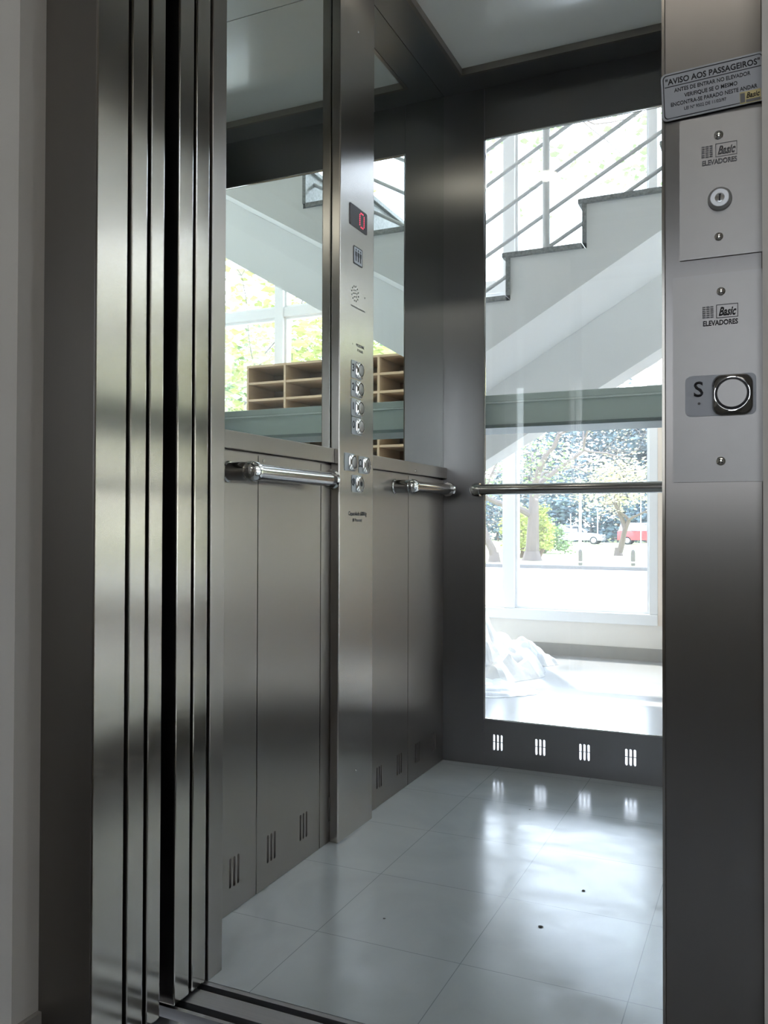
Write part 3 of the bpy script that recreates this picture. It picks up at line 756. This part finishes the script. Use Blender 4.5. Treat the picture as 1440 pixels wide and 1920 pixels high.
# ------------------------------------------------------------------ staircase in the lobby
SY0, SY1 = 3.50, 4.80
RUN, RISE, SX, SZ = .3217, .1807, -.676, 1.960
def sof(x): return 1.788+.59*(x+.697)
I0, I1 = -10, 6
root = empty('staircase', (-1.5, 4.15, 0)); tag(root, 'plastered staircase with granite treads rising to the right behind the cab', 'staircase')
bm = bmesh.new()
prof = []
xb = SX+RUN*I0; zb = SZ+RISE*I0
prof.append((xb, 0.0))
for i in range(I0, I1):
    x = SX+RUN*i; z = SZ+RISE*i
    if i > I0: prof.append((x, z-.02))
    prof.append((x, z+RISE-.02))
xt = SX+RUN*I1; zt = SZ+RISE*I1
prof.append((xt, zt-.02)); prof.append((2.4, zt-.02)); prof.append((2.4, zt-.22)); 
xs_ = -.697+(zt-.22-1.788)/.59
prof.append((xs_, zt-.22)); prof.append((-.697-1.788/.59, 0.0))
plane_prism(bm, prof, (0, SY1, 0), X_, Z_, SY1-SY0)
bmesh.ops.recalc_face_normals(bm, faces=bm.faces[:])
obj('flight', bm, STAIRW, root)
bm = bmesh.new(); x0 = -.697-(1.788-.335)/.59
plane_prism(bm, [(-.697-1.788/.59, .0), (x0, 0.0), (xs_+.2, sof(xs_+.2)-.335), (xs_+.2, zt-.221), (xs_, zt-.221)], (0, 4.20, 0), X_, Z_, .20)
bmesh.ops.recalc_face_normals(bm, faces=bm.faces[:])
obj('spine_beam', bm, STAIRW, root)
for i in range(I0, I1):
    x = SX+RUN*i; z = SZ+RISE*i
    box('riser', x-.018, x-.0005, SY0-.008, SY1, max(z, 0)+.0005, z+RISE-.0205, GRANITE, root)
    box('tread', x-.034, x+RUN-.0185, SY0-.014, SY1, z+RISE-.0200, z+RISE+.0015, GRANITE, root, .003)
railing = empty('railing', (-.86, 3.58, 1.8)); railing.parent = root; railing.location = Vector((-.86, 3.58, 1.8))-root.location
def railw(name, bm, m):
    o_ = obj(name, bm, m, railing, True); return o_
xa, xe = SX+RUN*I0-.1, xt+.25
def rl(x, h): return SZ+.5617*(x-SX)+h
POLEG = pm('railing_paint', (.82, .83, .83), .4)
for h in (.13, .28, .43, .59, .745, .90):
    railw('rail_bar', tube(bmesh.new(), [(xa, 3.58, rl(xa, h)), (xe, 3.58, rl(xe, h))], .0085 if h < .85 else .015, 10), POLEG)
for k in range(-2, 2):
    px = -.863+1.2868*k; i = math.floor((px-SX)/RUN); 
    railw('post', tube(bmesh.new(), [(px, 3.58, SZ+RISE*(i+1)+.001), (px, 3.58, rl(px, .90))], .016, 14), POLEG)

# ------------------------------------------------------------------ pigeonhole cabinets by the lobby window
def pigeonholes(x0, label):
    ncol, pw, rh, z1, y0, y1, t = 2, .29, .114, 1.874, 4.86, 5.19, .015
    W = ncol*pw+t
    r_ = empty('pigeonhole_cabinet', (x0+W/2, (y0+y1)/2, 0)); tag(r_, label, 'shelf', 'wooden pigeonhole cabinets under the stairs')
    n = 16
    zb_ = z1-n*rh
    for k in range(ncol+1): box('upright' if 0 < k < ncol else 'side_panel', x0+k*pw, x0+k*pw+t, y0, y1, 0.0, z1, WOOD, r_, .001)
    for j in range(n+1):
        for k in range(ncol): box('shelf_board', x0+k*pw+t, x0+(k+1)*pw, y0+.003, y1, z1-t-j*rh, z1-j*rh, WOOD, r_)
    box('back_board', x0, x0+W, y1+.0002, y1+.006, 0, z1, WOODD, r_)
    return r_
# placed where the mirror shows them
pigeonholes(.585, 'plywood pigeonhole cabinet with its open left side free, larger in the mirror')
pigeonholes(-.100, 'plywood pigeonhole cabinet right of the control column in the mirror')

# ------------------------------------------------------------------ crumpled plastic sheet on the lobby floor
def crumple(name, label, cx_, cy_, rx, ry, h, seed, sharp=1.0, n=80, lean=(0, 0), rot=0):
    bm = bmesh.new(); rows = []; random.seed(seed)
    for i in range(14 if h < .04 else 34):
        pass
    N1, N2 = 40, 96
    prev = None; grid = []
    for i in range(N1+1):
        q = i/N1; ring = []
        for k in range(N2):
            a = 2*math.pi*k/N2
            edge = 1+.20*noise.noise(Vector((math.cos(a)*1.4, math.sin(a)*1.4, seed)))+.09*noise.noise(Vector((math.cos(a)*5, math.sin(a)*5, seed+3)))
            rr = q*edge
            x, y = rx*rr*math.cos(a), ry*rr*math.sin(a)
            xr, yr = x*math.cos(rot)-y*math.sin(rot), x*math.sin(rot)+y*math.cos(rot)
            prof_ = (1-q**2.0)**1.0
            p = Vector((xr*3.6, yr*3.6, seed))
            fold = abs(noise.noise(p*2.0))*1.0+abs(noise.noise(p*4.5+Vector((9, 0, 0))))*.5
            z = h*prof_*(.72+.75*noise.noise(p*1.2))*1.15 + (h*.42+.012)*fold*min(1, (1-q)*5)*sharp
            z = max(.004, z)
            ring.append(bm.verts.new((cx_+xr+lean[0]*z, cy_+yr+lean[1]*z, z if q < .999 else .002)))
        grid.append(ring)
    for a_, b_ in zip(grid[1:], grid[2:]):
        for k in range(N2): bm.faces.new((a_[k], a_[(k+1) % N2], b_[(k+1) % N2], b_[k]))
    c0 = bm.verts.new(sum((v.co for v in grid[1]), Vector())/N2)
    for k in range(N2): bm.faces.new((c0, grid[1][k], grid[1][(k+1) % N2]))
    bmesh.ops.delete(bm, geom=[v for v in grid[0] if not v.link_faces], context='VERTS')
    o_ = obj(name, bm, PLASTIC, None, True)
    for p_ in o_.data.polygons: p_.use_smooth = (p_.index % 3 != 0)
    tag(o_, label, 'plastic sheet'); return o_
crumple('plastic_sheet', 'big heap of crumpled white plastic sheeting on the lobby floor', -1.62, 4.50, .52, .42, .37, 4.9, sharp=.6)
crumple('plastic_sheet', 'small rolled end of white plastic sheet nearest the grey skirting', -1.30, 4.93, .20, .11, .11, 7.1, rot=-.4)
crumple('plastic_sheet', 'flat loose piece of white plastic sheet nearest the cab glass', -1.28, 4.00, .30, .20, .022, 5.7, rot=.2)

# dirt specks on the cab floor
DIRT = pm('dirt', (.05, .045, .04), .9)
random.seed(4)
specks = [((745, 1693), (-.55, 1.70)), ((1071, 1692), (-.37, 1.83))]
for n_, (x, y, s_, lb) in enumerate(((-.72, 1.60, .0030, 'dark speck of dirt on the floor tile in front of the control column'), (-.375, 1.905, .0042, 'small dark crumb on the bright scuffed part of the cab floor'), (-.42, 1.70, .0050, 'grey crumb on the cab floor nearest the threshold, in the bright part'), (-.62, 2.38, .0028, 'tiny dark speck on the cab floor near the back vents'))):
    bm = bmesh.new(); bmesh.ops.create_icosphere(bm, subdivisions=1, radius=s_)
    for v in bm.verts: v.co = Vector((x+v.co.x*(.8+.5*random.random()), y+v.co.y*(.8+.9*random.random()), .0004+abs(v.co.z)*.35))
    tag(obj('dirt_crumb', bm, DIRT), lb, 'dirt', 'crumbs on the cab floor')

# ------------------------------------------------------------------ outdoors
GZ = -.70
struct(box('ground_paving', -60, 60, LY1+.15, 28.4, GZ-.2, GZ, ROAD), 'pale sunlit paving outside the lobby window')
struct(box('ground_lawn', -140, 120, 28.65, 240, GZ-.2, GZ+.02, GRASS), 'sunlit lawn beyond the kerb')
struct(box('ground_left', -140, 120, -40, LY1+.15, GZ-.25, GZ-.2, ROAD), 'ground under the building')
tag(box('kerb', -60, 60, 28.4, 28.65, GZ-.1, GZ+.12, KERB, None, .02), 'long stone kerb between paving and lawn', 'kerb')

def leaf_mesh(centres, n, size, spread, seed, flat=.8):
    random.seed(seed); bm = bmesh.new()
    for _ in range(n):
        c_ = random.choice(centres); 
        p = Vector(c_) + Vector((random.gauss(0, spread), random.gauss(0, spread), random.gauss(0, spread*flat)))
        a = Vector((random.uniform(-1, 1), random.uniform(-1, 1), random.uniform(-1, 1))).normalized(); s, t = frame_of(a)
        k = size*random.uniform(.6, 1.3)
        vs = [bm.verts.new(p+s*k*.5), bm.verts.new(p+t*k*.28+a*k*.08), bm.verts.new(p-s*k*.5), bm.verts.new(p-t*k*.28+a*k*.08)]
        bm.faces.new(vs)
    return bm

def tree(name, label, base, H, r0, seed, bark, leaf, nleaf, lsize, levels=4, spread=.35, fork=.35, lean=(0, 0), split=3, group=None, curl=.35, width=1.0, curl0=None):
    random.seed(seed); bm = bmesh.new(); tips = []
    def branch(p, d, L, r, lv):
        pts = [p]; rad = [r]; q = p.copy(); dd = d.copy(); n = 5
        cu_ = curl0 if (lv == levels and curl0 is not None) else curl
        for i in range(n):
            dd = (dd + Vector((random.gauss(0, cu_*.35), random.gauss(0, cu_*.35), random.gauss(0, cu_*.18)+.02))).normalized()
            q = q+dd*L/n; pts.append(q.copy()); rad.append(r*(1-.42*(i+1)/n))
            if lv <= 2 and i > 1: tips.append(q.copy())
        tube(bm, pts, rad, 8 if lv >= levels-1 else 4, caps=False)
        if lv == 0: return
        for k in range(split if lv < levels else split+1):
            ang = 2*math.pi*(k+random.random()*.6)/split
            s, t = frame_of(dd); o_ = (s*math.cos(ang)+t*math.sin(ang))
            nd = (dd*random.uniform(.45, .9)+o_*random.uniform(.5, 1.0)*width); nd.z = max(nd.z, -.15); nd.normalize()
            st = pts[-1] if k == 0 else pts[random.choice((3, 4, 5))]
            branch(st, nd, L*random.uniform(.62, .85) if lv < levels else H*.30*random.uniform(.8, 1.1), rad[-1]*random.uniform(.62, .85), lv-1)
    r_ = empty(name, base)
    b0 = Vector(base); 
    # flared foot
    tube(bm, [b0+Vector((0, 0, -.1)), b0+Vector((0, 0, .12)), b0+Vector((lean[0]*.05, 0, .4))], [r0*1.7, r0*1.3, r0*1.02], 12, caps=False)
    branch(b0+Vector((0, 0, .05)), Vector((lean[0], lean[1], 1)).normalized(), H*fork, r0, levels)
    obj('trunk', bm, bark, r_, True)
    obj('foliage', leaf_mesh(tips, nleaf, lsize, spread, seed+1), leaf, r_)
    tag(r_, label, 'tree', group); return r_

tree('tree', 'tree with a thick brown trunk and tangled bare branches on the lawn', (-8.75, 33.9, GZ), 8.6, .30, 11, BARK2, LEAF_P, 1100, .12, levels=5, fork=.34, spread=.35, split=3, curl=.6, width=1.15, curl0=.06, lean=(.07, 0))
tree('tree', 'small slender tree with pale leaves behind the right bollard', (-6.45, 41.0, GZ), 5.6, .16, 23, BARK2, LEAF_P, 3000, .16, levels=4, fork=.32, spread=.28, curl=.5)
tree('tree', 'tree at the left edge of the lobby window, beyond the white mullion', (-9.75, 32.0, GZ), 7.6, .18, 5, BARK2, LEAF_G, 3000, .16, levels=4, fork=.3, spread=.4)
tree('tree', 'tree with light autumn leaves between trunk and lamp post, farther back', (-11.2, 46, GZ), 6.5, .16, 37, BARK2, LEAF_P, 900, .14, levels=5, fork=.3, spread=.55, curl=.5, width=1.2)

tree('tree', 'tall green-leaved tree close outside the left lobby windows, high crown above the stair railing', (-4.9, 11.8, GZ), 17, .19, 301, BARK2, LEAF_G, 5200, .24, levels=4, fork=.70, spread=.6, curl=.25, width=.6)

def shrub(label, base, r, h, seed, leaf, n, size):
    random.seed(seed); cs = []
    for _ in range(40):
        a = random.random()*6.283; q = random.random()**.5
        cs.append((base[0]+r*q*math.cos(a), base[1]+r*q*math.sin(a), base[2]+.15*h+h*.75*random.random()*(1-.5*q)))
    r_ = empty('shrub', base)
    bm = bmesh.new()
    for c_ in cs[:14]: tube(bm, [(base[0], base[1], base[2]), ((base[0]+c_[0])/2, (base[1]+c_[1])/2, base[2]+(c_[2]-base[2])*.6), c_], [.03, .02, .008], 5, caps=False)
    obj('stem', bm, BARK, r_); obj('foliage', leaf_mesh(cs, n, size, r*.18, seed+2), leaf, r_)
    return tag(r_, label, 'shrub')
shrub('yellow-green leafy shrub left of the thick trunk', (-9.9, 36.5, GZ), .75, 2.9, 3, LEAF_Y, 3800, .13)
shrub('bright ivy-like shrub hugging the right of the thick trunk', (-8.75, 35.2, GZ), .55, 3.0, 8, LEAF_Y, 2400, .13)
shrub('dark green bush between the thick trunk and the white car', (-10.3, 42.5, GZ), 1.1, 2.0, 9, LEAF_G, 3000, .16)

# long hedge behind the cars
random.seed(77)
hc = [(random.uniform(-34, 2), 71+random.uniform(-1.2, 1.2), GZ+random.uniform(.3, 3.6)) for _ in range(260)]
hr = empty('hedge', (-16, 71, GZ)); tag(hr, 'long dark hedge standing behind the parked cars', 'hedge')
bm = bmesh.new()
for c_ in hc[::6]: tube(bm, [(c_[0], 71, GZ), (c_[0], 71, c_[2])], [.08, .03], 5, caps=False)
obj('stem', bm, BARK, hr); obj('foliage', leaf_mesh(hc, 15000, .42, .55, 78, .6), LEAF_D, hr)
# autumn trees outside the right lobby window
for k, (x, y, hh) in enumerate(((9.5, 3.0, 8.0), (8.5, 7.5, 7.0))):
    tree('tree', ['tan-leaved tree outside the right lobby window', 'smaller tan-leaved tree at the corner of the right lobby window'][k], (x, y, GZ), hh, .16, 140+k, BARK2, [LEAF_T, LEAF_P][k], 4200, .24, levels=4, fork=.2, spread=.7, curl=.4)

# wood far behind: three makes of tree, copied
protos = []
for k, (sd, lf, hh) in enumerate(((51, LEAF_D, 8), (67, LEAF_D, 16), (83, LEAF_D, 14))):
    protos.append(tree('tree', 'dark tree in the wood far behind the cars', ((-22, -13.5, -9.5)[k], 84, GZ), hh, .28, sd, BARK, lf, 5200, .55, levels=4, fork=.22, spread=.9, group='trees of the wood behind the cars', curl=.3, width=.7))
spots = [(-40, 90), (-33, 82), (-27, 92), (-23.5, 78), (-17.5, 96), (-14.5, 80), (-8.5, 90), (-6.2, 82), (-2, 94), (3, 84), (-30, 104), (-11, 108), (9, 90), (-46, 100)]
for k, (x, y) in enumerate(spots):
    c_ = copy_tree(protos[k % 3]); c_.location = (x, y, GZ); c_.rotation_euler.z = k*1.7
    if x/y < -.165: c_.scale = (.75, .75, .48)
# trees right of the building, seen through the mirror
for k, (x, y, hh, lf) in enumerate(((7.5, 14.5, 8.5, LEAF_Y), (10.5, 19.0, 9.0, LEAF_G), (4.8, 16.5, 8.0, LEAF_Y), (14.5, 20.0, 9.0, LEAF_Y))):
    tree('tree', ['leafy yellow-green tree nearest the right lobby windows, in the mirror', 'green tree behind the mullion of the right lobby window, in the mirror', 'yellow-green tree above the pigeonholes in the mirror', 'broad yellow-green tree farthest right of the building'][k], (x, y, GZ), hh, .16, 90+k, BARK2, lf, 7000, .20, levels=4, fork=.2, spread=.75, curl=.4)

# cars
def car(label, x, y, L, paint, H=1.42, suv=False, flip=1):
    r_ = empty('car', (x, y, GZ)); W = 1.66
    if suv: P = [(-.5, .35), (-.5, .95), (-.485, 1.05), (-.44, 1.55), (-.40, 1.62), (.10, 1.60), (.24, 1.08), (.44, .95), (.49, .75), (.5, .35)]
    else: P = [(-.5, .32), (-.5, .80), (-.47, .98), (-.36, 1.36), (-.28, 1.42), (.02, 1.40), (.21, .98), (.42, .80), (.485, .62), (.5, .30)]
    bm = bmesh.new(); secs = []
    for t, wk, zk in ((-1, .0, .0), (-.93, .06, .02), (0, .08, .0), (.93, .06, .02), (1, 0, 0)):
        pass
    # lower body
    belt = 1.0 if suv else .86
    low = [(a, min(z, belt)) for a, z in P]
    yy = [(-W/2, .90), (-W/2+.05, 1.0), (W/2-.05, 1.0), (W/2, .90)]
    rings = []
    for yk, sc in yy: rings.append([bm.verts.new((x+flip*a*L*(.985 if sc < 1 else 1), y+yk, GZ+.30+(z-.30)*(.97 if sc < 1 else 1))) for a, z in low])
    for a_, b_ in zip(rings, rings[1:]):
        for k in range(len(a_)): bm.faces.new((a_[k], a_[(k+1) % len(a_)], b_[(k+1) % len(a_)], b_[k]))
    bm.faces.new(rings[0]); bm.faces.new(rings[-1][::-1])
    bmesh.ops.recalc_face_normals(bm, faces=bm.faces[:]); obj('body', bm, paint, r_, False)
    # cabin
    top = [p for p in P if p[1] >= belt-.13 and -.5 < p[0] < .4]
    up = [(a, max(z, belt-.01)) for a, z in top]
    bm = bmesh.new(); rings = []
    for yk, ins in ((-W/2+.02, 0), (-W/2+.16, 1), (W/2-.16, 1), (W/2-.02, 0)):
        rings.append([bm.verts.new((x+flip*a*L, y+yk, GZ+(z if ins else belt-.01+(z-belt)*.05))) for a, z in up])
    for a_, b_ in zip(rings, rings[1:]):
        for k in range(len(a_)-1): bm.faces.new((a_[k], a_[k+1], b_[k+1], b_[k]))
    bmesh.ops.recalc_face_normals(bm, faces=bm.faces[:]); obj('cabin_roof', bm, CARW if suv else paint, r_, True)
    hz = H-.10 if not suv else 1.50
    for sd in (-1, 1):
        for (a0, a1, b0, b1) in ((-.335, -.10, -.30, -.10), (-.075, .155, -.075, .03)):
            bm = bmesh.new(); y0_ = y+sd*(W/2-.035); y1_ = y+sd*(W/2-.135)
            q = [bm.verts.new((x+flip*a0*L, y0_, GZ+belt+.05)), bm.verts.new((x+flip*a1*L, y0_, GZ+belt+.05)), bm.verts.new((x+flip*b1*L, y1_, GZ+hz)), bm.verts.new((x+flip*b0*L, y1_, GZ+hz))]
            bm.faces.new(q); bmesh.ops.solidify(bm, geom=bm.faces[:], thickness=.02)
            obj('side_window', bm, CARG, r_)
    bm = bmesh.new(); q = [(.205, belt+.06, W/2-.12), (.205, belt+.06, -W/2+.12), (.045, hz+.01, -W/2+.22), (.045, hz+.01, W/2-.22)]
    bm.faces.new([bm.verts.new((x+flip*(a*L+.035), y+c_, GZ+z+.02)) for a, z, c_ in q]); bmesh.ops.solidify(bm, geom=bm.faces[:], thickness=.01)
    obj('windscreen', bm, CARG, r_)
    for a in (-.33, .33):
        for sd in (-1, 1):
            wh = obj('wheel', lathe(bmesh.new(), (x+a*L, y+sd*(W/2-.20), GZ+.31), (0, sd, 0), [(0, 0), (0, .30), (.18, .30), (.20, .27), (.20, 0)], 24), TYRE, r_, True)
            obj('hubcap', lathe(bmesh.new(), (x+a*L, y+sd*(W/2-.0), GZ+.31), (0, sd, 0), [(0, .19), (.02, .17), (.02, 0)], 20), CARS, wh, True)
    for sd in (-1, 1): obj('headlamp', bx(bmesh.new(), x+flip*.478*L-.05, x+flip*.478*L+.05, y+sd*(W/2-.28)-.12, y+sd*(W/2-.28)+.12, GZ+.60, GZ+.74, .02), CARS, r_)
    return tag(r_, label, 'car')
car('white hatchback parked behind the lawn, right of the thick trunk', -12.95, 63.8, 3.85, CARW)
car('red car with a white roof parked at the right edge of the window', -8.0, 64.5, 4.2, CARR, suv=True)
car('small silver car parked between the white hatchback and the red car', -12.6, 77, 4.0, CARS)

def bollard(x, y, label):
    r_ = empty('bollard', (x, y, GZ+.02)); tag(r_, label, 'bollard', 'bollards on the lawn')
    obj('bollard_post', lathe(bmesh.new(), (x, y, GZ+.0), (0, 0, 1), [(0, .075), (.50, .075), (.56, .06), (.60, .03), (.61, 0)], 18), CONC, r_, True)
    obj('reflective_band', lathe(bmesh.new(), (x, y, GZ+.12), (0, 0, 1), [(0, .0765), (.05, .0765)], 18), POLEW, r_, True)
bollard(-6.19, 30.86, 'short grey-brown bollard on the lawn, in front of the white car')
bollard(-4.42, 31.36, 'short grey-brown bollard on the lawn, right of the slender tree')

def post(name, label, cat, x, y, h, r, head=None):
    r_ = empty(name, (x, y, GZ)); tag(r_, label, cat)
    obj('pole', tube(bmesh.new(), [(x, y, GZ), (x, y, GZ+h*.5), (x, y, GZ+h)], [r, r*.85, r*.7], 10), POLEW, r_, True)
    if head == 'lamp':
        obj('lamp_head', bx(bmesh.new(), x-.35, x+.12, y-.10, y+.10, GZ+h, GZ+h+.10, .03), POLEW, r_)
    if head == 'sign':
        obj('sign_board', bx(bmesh.new(), x-.26, x+.26, y-.02, y+.02, GZ+h-.42, GZ+h, .01), POLEW, r_)
    if head == 'cap':
        obj('pole_cap', lathe(bmesh.new(), (x, y, GZ+h), (0, 0, 1), [(0, r), (.05, r), (.07, 0)], 10), POLEW, r_, True)
post('lamp_post', 'tall white lamp post behind the white hatchback', 'lamp post', -12.45, 62.0, 4.6, .11, 'lamp')
post('marker_pole', 'thin white pole left of the lamp post', 'pole', -13.35, 63.0, 2.2, .045, 'cap')
post('marker_pole', 'thin white pole right of the lamp post', 'pole', -11.85, 65.6, 2.7, .045, 'cap')
post('street_sign', 'white sign board high on a pole near the pier', 'sign', -8.0, 60.5, 5.2, .04, 'sign')

# ------------------------------------------------------------------ lamp of the landing (behind the camera)
root = empty('ceiling_light', (.2, -1.0, RZ-.06)); tag(root, 'white ceiling light fitting above the landing', 'ceiling light')
box('fitting', -.5, .9, -1.08, -.92, RZ-.03, RZ-.0005, WINW, root)
obj('diffuser', bx(bmesh.new(), -.48, .88, -1.065, -.935, RZ-.06, RZ-.031, .01), ROOMGLOW, root)
